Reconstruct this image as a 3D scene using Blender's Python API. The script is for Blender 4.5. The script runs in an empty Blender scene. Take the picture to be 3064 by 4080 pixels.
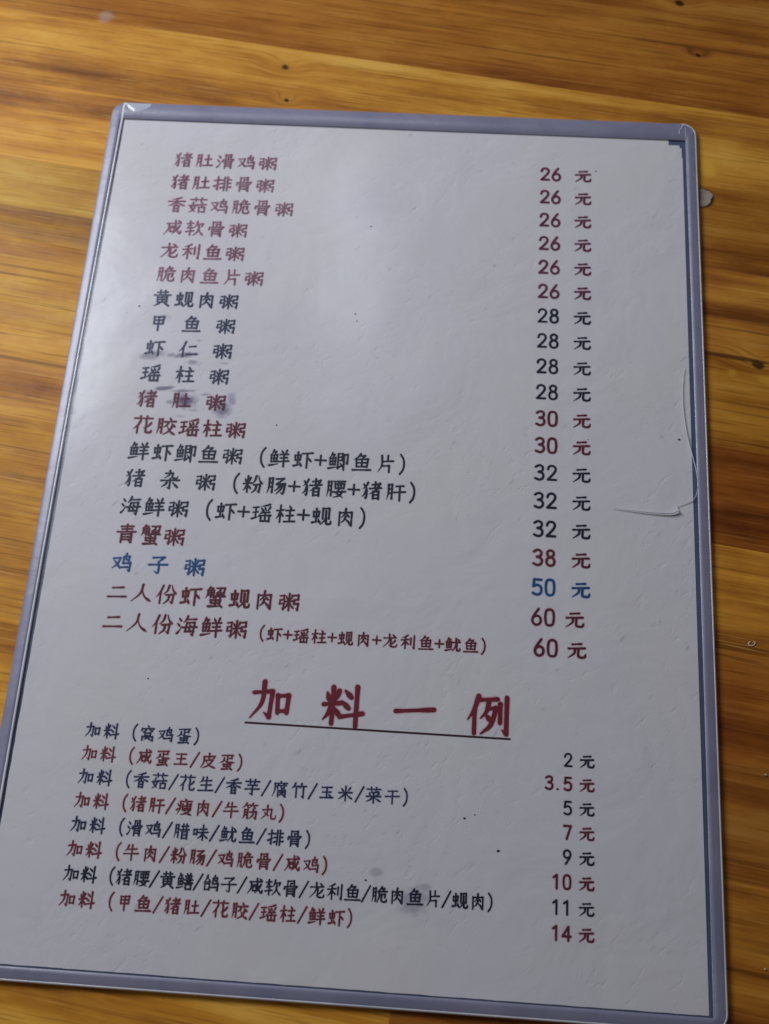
import bpy, bmesh, math, random
from mathutils import Matrix, Vector
random.seed(7)
sc = bpy.context.scene
COL = sc.collection
MM = 0.001
# ------------------------------------------------------------------ camera, world, lamps, exposure
LIFT = 1.0 * MM             # thickness of the stiff backing under the pocket
PAPER_Z = 0.62 * MM          # top face of the printed sheet above the pocket floor's base
cam_d = bpy.data.cameras.new('camera')
cam_d.sensor_fit = 'VERTICAL'; cam_d.sensor_height = 36.0; cam_d.sensor_width = 27.04
cam_d.lens = 4287.9 / 4080 * 36.0
cam_d.clip_start = 0.01; cam_d.clip_end = 50
cam = bpy.data.objects.new('camera', cam_d); COL.objects.link(cam)
# pose solved from the edges of the A4 sheet (x right, y down the sheet, z into the table)
R = Matrix(((0.99759865, -0.0654491, 0.02265712), (0.05426726, 0.94190643, 0.33146242), (-0.04303481, -0.32943692, 0.94319633)))
D = Matrix(((1, 0, 0), (0, -1, 0), (0, 0, -1)))
cpos = Vector((0.12430303, -0.26938938, 0.33427454 + PAPER_Z + LIFT))
cam.matrix_world = Matrix.Translation(cpos) @ (D @ R.transposed() @ D).to_4x4()
sc.camera = cam
cam_d.dof.use_dof = True
cam_d.dof.focus_distance = 0.338
cam_d.dof.aperture_fstop = 14.0

world = bpy.data.worlds.new('World'); sc.world = world; world.use_nodes = True
bg = world.node_tree.nodes['Background']
bg.inputs[0].default_value = (1.0, 0.955, 0.95, 1); bg.inputs[1].default_value = 0.068

def area_lamp(name, loc, target, sx, sy, watts, colour):
    d = bpy.data.lights.new(name, 'AREA'); d.shape = 'RECTANGLE'; d.size = sx; d.size_y = sy
    d.energy = watts; d.color = colour
    o = bpy.data.objects.new(name, d); COL.objects.link(o)
    o.location = loc
    o.rotation_euler = (Vector(target) - Vector(loc)).to_track_quat('-Z', 'Y').to_euler()
    return o
# daylight from a shop window beyond the top left of the table
area_lamp('window_light', (-0.35, 0.19, 0.48), (0.06, -0.06, 0.0), 0.32, 0.30, 3.95, (0.90, 0.925, 1.0))
# narrow lamp added for a band of sheen, mirrored faintly in the film
area_lamp('film_sheen_lamp', (0.035, 0.255, 0.50), (0.09, -0.06, 0.0), 0.070, 0.20, 0.22, (0.86, 0.90, 1.0))
sc.view_settings.view_transform = 'Standard'; sc.view_settings.look = 'None'
sc.view_settings.exposure = 0.0; sc.view_settings.gamma = 1.0
sc.cycles.max_bounces = 5; sc.cycles.diffuse_bounces = 3; sc.cycles.glossy_bounces = 3; sc.cycles.transparent_max_bounces = 12

# ------------------------------------------------------------------ helpers
def mesh_obj(name, V, F, mats, parent=None, smooth=False):
    me = bpy.data.meshes.new(name); me.from_pydata(V, [], F); me.update()
    for m in (mats if isinstance(mats, (list, tuple)) else [mats]):
        me.materials.append(m)
    if smooth:
        for p in me.polygons: p.use_smooth = True
    o = bpy.data.objects.new(name, me); COL.objects.link(o)
    if parent: o.parent = parent
    return o
def tag(o, label=None, category=None, kind=None, group=None):
    for k, v in (('label', label), ('category', category), ('kind', kind), ('group', group)):
        if v: o[k] = v
    return o
class NT:
    """small node-tree helper"""
    def __init__(s, name):
        s.m = bpy.data.materials.new(name); s.m.use_nodes = True
        s.t = s.m.node_tree; s.t.nodes.clear()
        s.out = s.t.nodes.new('ShaderNodeOutputMaterial')
    def n(s, typ, ins=None, **kw):
        nd = s.t.nodes.new('ShaderNode' + typ)
        for k, v in kw.items(): setattr(nd, k, v)
        for k, v in (ins or {}).items():
            if hasattr(v, 'is_output'): s.t.links.new(v, nd.inputs[k])
            else: nd.inputs[k].default_value = v
        return nd
    def math(s, op, a, b=0.0, clamp=False):
        nd = s.n('Math', {0: a, 1: b}, operation=op); nd.use_clamp = clamp
        return nd.outputs[0]
    def vmath(s, op, a, b=(0, 0, 0)):
        nd = s.n('VectorMath', {0: a, 1: b}, operation=op)
        return nd.outputs['Value'] if op in ('LENGTH', 'DOT_PRODUCT', 'DISTANCE') else nd.outputs[0]
    def ramp(s, f, lo, hi, a=0.0, b=1.0):
        return s.n('MapRange', {0: f, 1: lo, 2: hi, 3: a, 4: b}, interpolation_type='SMOOTHSTEP').outputs[0]
    def mix(s, f, a, b, blend='MIX'):
        nd = s.n('Mix', data_type='RGBA', blend_type=blend)
        for i, v in ((0, f), (6, a), (7, b)):
            if hasattr(v, 'is_output'): s.t.links.new(v, nd.inputs[i])
            else: nd.inputs[i].default_value = v
        return nd.outputs[2]
    def noise(s, vec, scale, detail=4.0, rough=0.55, dist=0.0):
        return s.n('TexNoise', {'Vector': vec, 'Scale': scale, 'Detail': detail, 'Roughness': rough, 'Distortion': dist}).outputs[0]
    def spot(s, pos, x, y, rx, ry, ang=0.0):
        """soft elliptical mark at sheet position x, y (mm): 1 in the middle, 0 at its rim"""
        v = s.vmath('SUBTRACT', pos, (x*MM, -y*MM, 0))
        if ang:
            v = s.n('VectorRotate', {'Vector': v, 'Angle': math.radians(-ang)}, rotation_type='Z_AXIS').outputs[0]
        v = s.vmath('MULTIPLY', v, (1/(rx*MM), 1/(ry*MM), 0))
        return s.ramp(s.vmath('LENGTH', v), 1.0, 0.0)
    def done(s, sh):
        s.t.links.new(sh, s.out.inputs[0]); return s.m
def C(r, g, b): return (r, g, b, 1)

# ------------------------------------------------------------------ materials
def wood_material():
    k = NT('varnished_pine')
    tc = k.n('TexCoord').outputs['Object']
    info = k.n('ObjectInfo')
    pos = k.n('NewGeometry').outputs['Position']
    rnd = info.outputs['Random']
    off = k.n('CombineXYZ', {0: k.math('MULTIPLY', rnd, 7.3), 1: k.math('MULTIPLY', rnd, 3.1), 2: k.math('MULTIPLY', rnd, 11.7)}).outputs[0]
    base = k.vmath('ADD', tc, off)
    # knots pull the grain sideways
    KN = [(58.5, -28.4, 3.0, 2.6), (60.5, -12.7, 1.7, 1.5), (234.0, 91.0, 3.4, 2.6), (217.5, -41.3, 2.0, 1.4), (211, -66.5, 3, 2.4)]
    warp = None
    for x, y, rx, ry in KN:
        m = k.spot(pos, x, y, rx*5.0, ry*3.2, -7.7)
        warp = m if warp is None else k.math('ADD', warp, m)
    wv = k.n('CombineXYZ', {0: 0.0, 1: k.math('MULTIPLY', warp, 0.004), 2: 0.0}).outputs[0]
    base = k.vmath('ADD', base, wv)
    big = k.noise(k.vmath('MULTIPLY', base, (3.0, 58, 1)), 1.0, 3.0, 0.5, 0.25)
    mid = k.noise(k.vmath('MULTIPLY', base, (9, 210, 1)), 1.0, 3.0, 0.6, 0.15)
    fine = k.noise(k.vmath('MULTIPLY', base, (34, 1150, 1)), 1.0, 2.0, 0.65)
    blot = k.noise(k.vmath('MULTIPLY', base, (26, 60, 1)), 1.0, 4.0, 0.6)
    f = k.math('ADD', k.math('MULTIPLY', big, 0.46), k.math('ADD', k.math('MULTIPLY', mid, 0.26), k.math('MULTIPLY', blot, 0.28)))
    cr = k.n('ValToRGB', {0: f})
    e = cr.color_ramp.elements
    e[0].position = 0.37; e[0].color = C(0.175, 0.058, 0.010)
    e[1].position = 0.635; e[1].color = C(0.70, 0.385, 0.090)
    for p, c in ((0.435, C(0.34, 0.128, 0.021)), (0.50, C(0.49, 0.206, 0.030)), (0.565, C(0.61, 0.295, 0.048))):
        x = e.new(p); x.color = c
    col = cr.outputs[0]
    col = k.mix(k.ramp(fine, 0.54, 0.72, 0, 0.55), col, C(0.19, 0.075, 0.012))
    col = k.mix(k.ramp(fine, 0.44, 0.26, 0, 0.38), col, C(0.70, 0.44, 0.13))
    streak = k.noise(k.vmath('MULTIPLY', base, (6, 420, 1)), 1.0, 1.0, 0.5)
    col = k.mix(k.ramp(streak, 0.62, 0.74, 0, 0.66), col, C(0.13, 0.050, 0.010))
    nb = k.math('MULTIPLY', k.math('SUBTRACT', blot, 0.5), 1.4)
    for x, y, rx, ry in KN:
        core = k.math('ADD', k.spot(pos, x, y, rx*1.3, ry*1.2, -30), k.math('MULTIPLY', nb, 0.6))
        col = k.mix(k.ramp(core, 0.3, 0.8, 0, 0.92), col, C(0.030, 0.012, 0.006))
    tail = k.spot(pos, 226, 88.6, 24, 1.5, -8)
    col = k.mix(k.ramp(tail, 0.05, 0.8, 0, 0.85), col, C(0.07, 0.026, 0.009))
    for x, y, rx, ry, a in ((225, 94.5, 3.0, 2.4, 0), (237, 97, 6, 2.8, -20), (219.5, 11, 4.5, 7.0, 20)):
        col = k.mix(k.ramp(k.math('ADD', k.spot(pos, x, y, rx, ry, a), nb), 0.05, 1.0, 0, 0.7), col, C(0.70, 0.40, 0.06))
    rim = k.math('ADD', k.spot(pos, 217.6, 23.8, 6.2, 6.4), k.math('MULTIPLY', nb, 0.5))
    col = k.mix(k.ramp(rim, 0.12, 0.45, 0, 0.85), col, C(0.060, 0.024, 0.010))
    # white scuff and an old orange drip
    scuff = k.spot(pos, -15.5, -50, 5.5, 5.5)
    col = k.mix(k.ramp(k.math('ADD', scuff, nb), 0.2, 1.0, 0, 0.65), col, C(0.55, 0.48, 0.44))
    s2 = k.math('ADD', k.spot(pos, 121, -60, 7, 5), nb)
    col = k.mix(k.ramp(s2, 0.2, 1.0, 0, 0.4), col, C(0.70, 0.28, 0.03))
    # the tone of each stave
    col = k.mix(1.0, col, info.outputs['Color'], 'MULTIPLY')
    bumpf = k.math('ADD', k.math('MULTIPLY', mid, 0.8), k.math('MULTIPLY', k.noise(pos, 110, 2), 1.2))
    bmp = k.n('Bump', {'Strength': 0.28, 'Distance': 0.0006, 'Height': bumpf}).outputs[0]
    bs = k.n('BsdfPrincipled', {'Base Color': col, 'Roughness': k.ramp(mid, 0.3, 0.7, 0.40, 0.55), 'Normal': bmp, 'Specular IOR Level': 0.15})
    return k.done(bs.outputs[0])

def paper_material():
    k = NT('worn_white_paper')
    pos = k.n('NewGeometry').outputs['Position']
    base = C(0.70, 0.685, 0.715)
    tint = k.noise(pos, 18, 3, 0.5)
    col = k.mix(k.ramp(tint, 0.46, 0.62, 0, 0.30), base, C(0.70, 0.685, 0.645))
    # ink smeared by wet fingers
    n1 = k.noise(pos, 420, 4, 0.6)
    ns = k.math('MULTIPLY', k.math('SUBTRACT', n1, 0.5), 2.2)
    smear = None
    for x, y, rx, ry, a, w in ((24, 99.5, 8, 3.2, 12, .55), (31, 99.0, 3, 1.6, 10, .5), (35.5, 98.8, 8, 1.9, 8, .8), (39, 101.4, 4, 1.8, 0, .5), (40, 92.8, 2, 1.0, 0, .35), (50, 101.2, 2.5, .8, 0, .3),
                            (30, 111.8, 6, 1.6, 10, .75), (33, 117.0, 3, 1.5, 0, .45), (24, 115, 4.5, 4.5, 0, .3), (38.5, 116.5, 7, 5.0, 0, .88), (41.5, 119.6, 4, 1.0, 0, .3), (45, 113.4, 3.5, 1.0, 6, .45), (37, 122, 3, 1.0, 0, .25),
                            (51.5, 118.5, 6, 5.5, 20, .7), (54, 115, 3, 4.6, 0, .45), (37, 112.5, 7, 1.1, 5, .6), (125.5, 272.5, 8, 6.5, 20, .42), (128, 268.5, 5, 2, 0, .35), (114, 265.0, 4, 2.4, 10, .3), (27, 84, 4, 3, 0, .15)):
        m = k.math('MULTIPLY', k.ramp(k.math('ADD', k.spot(pos, x, y, rx, ry, a), k.math('MULTIPLY', ns, 0.55)), 0.12, 0.95), w)
        smear = m if smear is None else k.math('MAXIMUM', smear, m)
    col = k.mix(smear, col, C(0.085, 0.055, 0.16))
    # grey marks for small dents: short slanted flecks
    rot = k.n('VectorRotate', {'Vector': pos, 'Angle': math.radians(-48)}, rotation_type='Z_AXIS').outputs[0]
    fl = k.noise(k.vmath('MULTIPLY', rot, (150, 420, 1)), 1.0, 3, 0.6, 0.3)
    area = k.noise(pos, 26, 2, 0.5)
    flk = k.math('MULTIPLY', k.ramp(fl, 0.64, 0.74), k.ramp(area, 0.44, 0.60))
    col = k.mix(k.math('MULTIPLY', flk, 0.42), col, C(0.25, 0.25, 0.27))
    soft = k.noise(pos, 34, 3, 0.55, 0.5)
    dent = k.noise(k.vmath('MULTIPLY', rot, (170, 330, 1)), 1.0, 3, 0.6, 0.4)
    grain = k.noise(pos, 1900, 2, 0.6)
    h = k.math('ADD', k.math('MULTIPLY', soft, 1.3), k.math('ADD', k.math('MULTIPLY', k.math('MULTIPLY', k.ramp(dent, 0.55, 0.8), k.ramp(area, 0.36, 0.60)), -0.15), k.math('MULTIPLY', grain, 0.035)))
    bmp = k.n('Bump', {'Strength': 0.6, 'Distance': 0.0011, 'Height': h}).outputs[0]
    bs = k.n('BsdfPrincipled', {'Base Color': col, 'Roughness': 0.85, 'Normal': bmp, 'Specular IOR Level': 0.2})
    return k.done(bs.outputs[0])

def ink_material(name, colour, worn, wear_tint):
    k = NT(name)
    pos = k.n('NewGeometry').outputs['Position']
    n1 = k.noise(pos, 1100, 3, 0.65)
    n2 = k.noise(pos, 60, 2, 0.5)
    fac = k.math('ADD', k.math('MULTIPLY', k.ramp(n1, 0.36, 0.72), worn), k.math('MULTIPLY', k.ramp(n2, 0.4, 0.65), worn*0.5), True)
    col = k.mix(fac, colour, wear_tint)
    bs = k.n('BsdfPrincipled', {'Base Color': col, 'Roughness': 0.6, 'Specular IOR Level': 0.25})
    return k.done(bs.outputs[0])
def bleed_material(name, colour, amount):
    k = NT(name)
    d = k.n('BsdfDiffuse', {0: colour}); t = k.n('BsdfTransparent')
    pos = k.n('NewGeometry').outputs['Position']
    f = k.math('MULTIPLY', k.ramp(k.noise(pos, 300, 2), 0.3, 0.7, 0.4, 1.0), amount)
    return k.done(k.n('MixShader', {0: f, 1: t.outputs[0], 2: d.outputs[0]}).outputs[0])

def film_material():
    """clear soft plastic: see-through with a weak uneven gloss"""
    k = NT('clear_plastic_film')
    geo = k.n('NewGeometry'); pos = geo.outputs['Position']
    big = k.noise(pos, 16, 1, 0.5, 0.3)
    med = k.noise(pos, 85, 2, 0.55)
    h = k.math('ADD', k.math('MULTIPLY', big, 2.0), k.math('MULTIPLY', med, 0.16))
    bmp = k.n('Bump', {'Strength': 0.5, 'Distance': 0.0016, 'Height': h}).outputs[0]
    cosv = k.math('ABSOLUTE', k.vmath('DOT_PRODUCT', geo.outputs['Incoming'], bmp))
    fr = k.math('ADD', 0.034, k.math('MULTIPLY', k.math('POWER', k.math('SUBTRACT', 1.0, cosv, True), 5.0), 0.9))
    gl = k.n('BsdfGlossy', {'Color': C(0.95, 0.97, 1.0), 'Roughness': 0.22, 'Normal': bmp})
    tr = k.n('BsdfTransparent', {0: C(0.97, 0.973, 0.98)})
    return k.done(k.n('MixShader', {0: fr, 1: tr.outputs[0], 2: gl.outputs[0]}).outputs[0])

def milky_material(name, colour, see_through, rough=0.28):
    k = NT(name)
    pos = k.n('NewGeometry').outputs['Position']
    n1 = k.noise(pos, 60, 3, 0.6, 0.5)
    n2 = k.noise(pos, 24, 2, 0.5)
    col = k.mix(k.ramp(n1, 0.42, 0.66, 0, 0.5), colour, C(colour[0]*0.72, colour[1]*0.74, colour[2]*0.82))
    col = k.mix(k.ramp(n2, 0.45, 0.65, 0, 0.4), col, C(colour[0]*1.12, colour[1]*1.05, colour[2]*1.02))
    bmp = k.n('Bump', {'Strength': 0.35, 'Distance': 0.0008, 'Height': k.math('ADD', n1, k.math('MULTIPLY', n2, 2.0))}).outputs[0]
    bs = k.n('BsdfPrincipled', {'Base Color': col, 'Roughness': rough, 'Normal': bmp, 'Specular IOR Level': 0.9})
    tr = k.n('BsdfTransparent', {0: C(0.92, 0.93, 0.97)})
    return k.done(k.n('MixShader', {0: see_through, 1: bs.outputs[0], 2: tr.outputs[0]}).outputs[0])

def plain(name, colour, rough=0.7, noise_scale=0, dark=0.7):
    k = NT(name)
    col = colour
    ins = {'Roughness': rough}
    if noise_scale:
        n1 = k.noise(k.n('NewGeometry').outputs['Position'], noise_scale, 3, 0.6)
        col = k.mix(k.ramp(n1, 0.35, 0.7), colour, C(*[c*dark for c in colour[:3]]))
        ins['Normal'] = k.n('Bump', {'Strength': 0.6, 'Distance': 0.0004, 'Height': n1}).outputs[0]
    ins['Base Color'] = col
    return k.done(k.n('BsdfPrincipled', ins).outputs[0])

M_WOOD = wood_material()
M_PAPER = paper_material()
M_FILM = film_material()
M_RIM = milky_material('milky_plastic_border', C(0.265, 0.265, 0.375), 0.10, 0.36)
M_BACK = milky_material('milky_plastic_back', C(0.30, 0.31, 0.40), 0.30)
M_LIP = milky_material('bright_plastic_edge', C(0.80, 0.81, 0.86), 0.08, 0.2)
M_GAP_SHADE = milky_material('gap_shade_blue', C(0.10, 0.13, 0.23), 0.15)  # plastic darkened to stand for shade in the gap

# ------------------------------------------------------------------ table of glued staves
SLOPE = 0.135; ANG = -math.atan(SLOPE); CO = math.cos(ANG)
core = mesh_obj('table_top', *(lambda x0, x1, y0, y1, z0, z1: ([(x0, y0, z0), (x1, y0, z0), (x1, y1, z0), (x0, y1, z0), (x0, y0, z1), (x1, y0, z1), (x1, y1, z1), (x0, y1, z1)],
               [(3, 2, 1, 0), (4, 5, 6, 7), (0, 1, 5, 4), (1, 2, 6, 5), (2, 3, 7, 6), (3, 0, 4, 7)]))(-0.5, 0.7, -0.56, 0.32, -0.045, -0.0221), plain('dark_core_wood', C(0.12, 0.05, 0.02)))
core.rotation_euler = (0, 0, ANG)
tag(core, 'varnished orange pine table top of glued staves', None, 'structure')
def stave(u0, u1, v0, v1, tone):
    g = 0.000002; b = 0.00005
    u0 += g; u1 -= g; v0 += g; v1 -= g
    x0, x1, y0, y1 = 0, u1-u0, 0, v1-v0
    V = [(x0, y0, -0.022), (x1, y0, -0.022), (x1, y1, -0.022), (x0, y1, -0.022), (x0, y0, -b*0.5), (x1, y0, -b*0.5), (x1, y1, -b*0.5), (x0, y1, -b*0.5),
         (x0+b, y0+b, 0), (x1-b, y0+b, 0), (x1-b, y1-b, 0), (x0+b, y1-b, 0)]
    F = [(3, 2, 1, 0), (0, 1, 5, 4), (1, 2, 6, 5), (2, 3, 7, 6), (3, 0, 4, 7), (4, 5, 9, 8), (5, 6, 10, 9), (6, 7, 11, 10), (7, 4, 8, 11), (8, 9, 10, 11)]
    o = mesh_obj('stave', V, F, M_WOOD, core)
    o.location = (u0, v0, 0)
    o.color = (*tone, 1)
    return o
YEL = (1.16, 1.19, 1.02); GOLD = (1.22, 1.26, 0.95); BRN = (0.68, 0.57, 0.48); DRK = (0.52, 0.40, 0.33); RED = (0.66, 0.50, 0.40); MIDT = (0.93, 0.90, 0.87); OLV = (0.88, 0.80, 0.60); PALE = (1.18, 1.18, 1.10)
# known staves by row (row 0 runs along the upper rim of the menu): joints (u in metres) and tones
ROWS = {
 -3: [(-0.5, BRN), (0.02, DRK), (0.40, DRK)], -2: [(-0.5, OLV), (0.09, BRN), (0.42, MIDT)], -1: [(-0.5, BRN), (0.42, DRK)], 0: [(-0.5, (1.00, 1.00, 0.95)), (0.38, MIDT)],
 1: [(-0.5, PALE), (0.05, YEL), (0.20, BRN), (0.45, MIDT)], 2: [(-0.5, (1.02, 1.03, 1.0)), (0.08, MIDT), (0.40, BRN)], 3: [(-0.5, YEL), (0.08, OLV), (0.31, MIDT)],
 4: [(-0.5, GOLD), (0.06, RED), (0.33, BRN)], 5: [(-0.5, YEL), (0.08, GOLD), (0.33, MIDT)], 6: [(-0.5, GOLD), (0.10, RED), (0.34, BRN)],
 7: [(-0.5, GOLD), (0.10, BRN), (0.30, BRN)], 8: [(-0.5, GOLD), (0.10, OLV), (0.34, BRN)], 9: [(-0.5, GOLD), (0.16, RED), (0.40, BRN)], 10: [(-0.5, YEL), (0.19, RED)]}
rowi = -9
while True:
    t0 = (-45.5 + 34.6*rowi) * MM; t1 = t0 + 34.6*MM
    if -t1*CO < -0.56: break
    segs = ROWS.get(rowi)
    if not segs:
        segs = [(-0.5, random.choice([YEL, MIDT, BRN, GOLD, OLV])), (random.uniform(-0.1, 0.25), random.choice([YEL, MIDT, BRN, GOLD])), (random.uniform(0.35, 0.55), MIDT)]
    ends = [s[0] for s in segs[1:]] + [0.7]
    for (u0, tone), u1 in zip(segs, ends):
        stave(u0, u1, -t1*CO, -t0*CO, tuple(c*random.uniform(0.94, 1.05) for c in tone))
    rowi += 1

# ------------------------------------------------------------------ plastic sleeve
def bump_h(x, y):
    """gentle buckling of sheet and film, in mm, at sheet position x, y (mm)"""
    h = 0.0
    for cx, cy, sx, sy, a in ((62, 188, 14, 7, 0.12), (93, 184, 11, 4, 0.20), (100, 62, 26, 30, 0.14), (128, 52, 12, 9, -0.08), (150, 105, 34, 26, 0.10), (40, 245, 30, 25, 0.08), (185, 240, 26, 30, 0.07), (165, 20, 20, 14, 0.06), (75, 120, 20, 26, -0.06)):
        h += a*math.exp(-((x-cx)/sx)**2 - ((y-cy)/sy)**2)
    return h
SX0, SX1, SY0, SY1 = -5.3, 215.2, -7.4, 301.5
def rounded(x0, x1, y0, y1, r, n=6):
    P = []
    for cx, cy, a0 in ((x1-r, y0+r, -90), (x1-r, y1-r, 0), (x0+r, y1-r, 90), (x0+r, y0+r, 180)):
        for i in range(n+1):
            a = math.radians(a0 + 90*i/n)
            P.append((cx + r*math.cos(a), cy + r*math.sin(a)))
    return P
def W3(x, y, z): return (x*MM, -y*MM, z*MM)
sleeve = bpy.data.objects.new('menu_sleeve', None); COL.objects.link(sleeve); sleeve.location.z = LIFT
tag(sleeve, 'milky clear plastic sleeve with rounded corners holding the printed menu', 'plastic sleeve')
def rings_obj(name, rings, mats, close_top=False, close_bottom=False, smooth=True, span=None):
    """rings of equal point count joined into a skin; rings = [(points, z)]"""
    V, F = [], []
    n = len(rings[0][0])
    for P, z in rings:
        for x, y in P: V.append(W3(x, y, z(x, y) if callable(z) else z))
    for r in range(len(rings)-1):
        for i in (span or range(n)):
            j = (i+1) % n
            F.append((r*n+i, (r+1)*n+i, (r+1)*n+j, r*n+j))
    if close_bottom: F.append(tuple(range(n)))
    if close_top: F.append(tuple(reversed([(len(rings)-1)*n+i for i in range(n)])))
    return mesh_obj(name, V, F, mats, sleeve, smooth)
def ins(d, r=None, l=0, t=0, b=0, rr=0): return rounded(SX0+d+l, SX1-d-rr, SY0+d+t, SY1-d-b, max(0.4, 5.2-d) if r is None else r)
# back sheet: a thin slab
rings_obj('back_sheet', [(ins(0.25), 0.03 - LIFT/MM), (ins(0.10), 0.10 - LIFT/MM), (ins(0.10), 0.16), (ins(0.12), 0.40), (ins(0.3), 0.44)], M_BACK, True, True, False)
# raised border: welded strip, pillowed, falling away to the cut edge
INNER = rounded(-1.6, 211.5, 0.3, 297.75, 0.5)
rings_obj('border', [(ins(0.0), 0.46), (ins(0.0), 0.66), (ins(0.30), 0.80), (ins(1.4), 1.00), (ins(2.6), 1.16), (INNER, 1.24), (rounded(-1.5, 211.4, 0.4, 297.65, 0.5), 1.05)], M_RIM, smooth=True)
# bright cut rims of the two plastic layers, showing along the right and near sides
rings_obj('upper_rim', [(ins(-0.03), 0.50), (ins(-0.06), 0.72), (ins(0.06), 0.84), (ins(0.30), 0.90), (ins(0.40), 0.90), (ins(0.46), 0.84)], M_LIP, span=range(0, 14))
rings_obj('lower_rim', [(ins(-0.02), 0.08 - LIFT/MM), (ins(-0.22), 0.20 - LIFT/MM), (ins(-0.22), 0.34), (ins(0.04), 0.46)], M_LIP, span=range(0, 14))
# dark strip over the pocket floor: shade of the border gap put in as colour
rings_obj('gap_shade', [(rounded(-1.7, 211.6, -1.6, 298.9, 1.2), 0.455), (rounded(0.8, 207.5, 2.6, 296.0, 0.8), 0.458)], M_GAP_SHADE, smooth=False)
def ridge(name, prof, y0, y1, bend):
    """a fold line running down the sheet; prof = [(x, z)]"""
    V, F = [], []; n = 40; m = len(prof)
    for j in range(n+1):
        y = y0 + (y1-y0)*j/n
        e = min(1.0, j/2.0, (n-j)/2.0)
        for x, z in prof: V.append(W3(x + bend(y), y, 1.20 + (z-1.20)*e))
    for j in range(n):
        for i in range(m-1): F.append((j*m+i, (j+1)*m+i, (j+1)*m+i+1, j*m+i+1))
    return mesh_obj(name, V, F, M_LIP, sleeve, True)
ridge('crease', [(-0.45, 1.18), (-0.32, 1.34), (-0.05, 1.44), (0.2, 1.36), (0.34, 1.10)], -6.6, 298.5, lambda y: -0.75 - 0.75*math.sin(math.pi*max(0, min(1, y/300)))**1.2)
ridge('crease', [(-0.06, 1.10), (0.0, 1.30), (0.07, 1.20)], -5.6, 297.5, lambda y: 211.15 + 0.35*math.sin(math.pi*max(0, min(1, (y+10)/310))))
# clear front film over the pocket
def grid(x0, x1, y0, y1, step, zf, keep=None):
    nx = max(1, round((x1-x0)/step)); ny = max(1, round((y1-y0)/step))
    V = [W3(x0+(x1-x0)*i/nx, y0+(y1-y0)*j/ny, zf(x0+(x1-x0)*i/nx, y0+(y1-y0)*j/ny)) for j in range(ny+1) for i in range(nx+1)]
    F = [(j*(nx+1)+i, (j+1)*(nx+1)+i, (j+1)*(nx+1)+i+1, j*(nx+1)+i+1) for j in range(ny) for i in range(nx)]
    return V, F
mesh_obj('front_film', *grid(-1.3, 211.1, 0.1, 297.6, 3.0, lambda x, y: 1.06 + bump_h(x, y)), M_FILM, sleeve, True)
# folded film at the upper corners
def sheet_patch(name, P, mat, z):
    return mesh_obj(name, [W3(x, y, z(x, y)) for x, y in P], [tuple(reversed(range(len(P))))], mat, sleeve)
V, F = [], []
for i in range(9):
    a = i/8
    for j in range(4):
        b = j/3
        x = -0.6 + 10*a**1.2; y0 = -6.9 + 0.2*a; y1 = -6.6 + 4.6*math.sin(min(1, a*1.25)*math.pi/2)
        V.append(W3(x, y0 + (y1-y0)*b*(1-0.75*max(0, a-0.55)/0.45), 1.16 + 0.40*math.sin(math.pi*b)*(1-a)))
for i in range(8):
    for j in range(3):
        F.append((i*4+j, i*4+j+1, (i+1)*4+j+1, (i+1)*4+j))
mesh_obj('corner_fold', V, F, milky_material('folded_film', C(0.64, 0.70, 0.80), 0.25, 0.15), sleeve, True)  # light blue highlight painted into the fold's colour
def lip(name, pts, w, hgt, z0, mat, parent, lean=(0.2, -0.25)):
    """a fine torn edge standing up along pts (sheet mm); hgt may vary"""
    q = catmull(pts, 4); n = len(q); V, F = [], []
    for i, (x, y) in enumerate(q):
        a, b = q[max(0, i-1)], q[min(n-1, i+1)]
        dx, dy = b[0]-a[0], b[1]-a[1]; l = math.hypot(dx, dy) or 1
        nx, ny = -dy/l*w/2, dx/l*w/2
        t = i/(n-1); hh = hgt(t)
        z = z0 + bump_h(x, y)
        ox, oy = lean[0]*hh, lean[1]*hh
        V += [W3(x-nx, y-ny, z), W3(x-nx*0.7-ox, y-ny*0.7-oy, z+hh), W3(x+nx*0.7-ox, y+ny*0.7-oy, z+hh), W3(x+nx, y+ny, z)]
    for i in range(n-1):
        for j in range(3):
            F.append((i*4+j, i*4+j+1, (i+1)*4+j+1, (i+1)*4+j))
    return mesh_obj(name, V, F, mat, parent, False)
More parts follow.
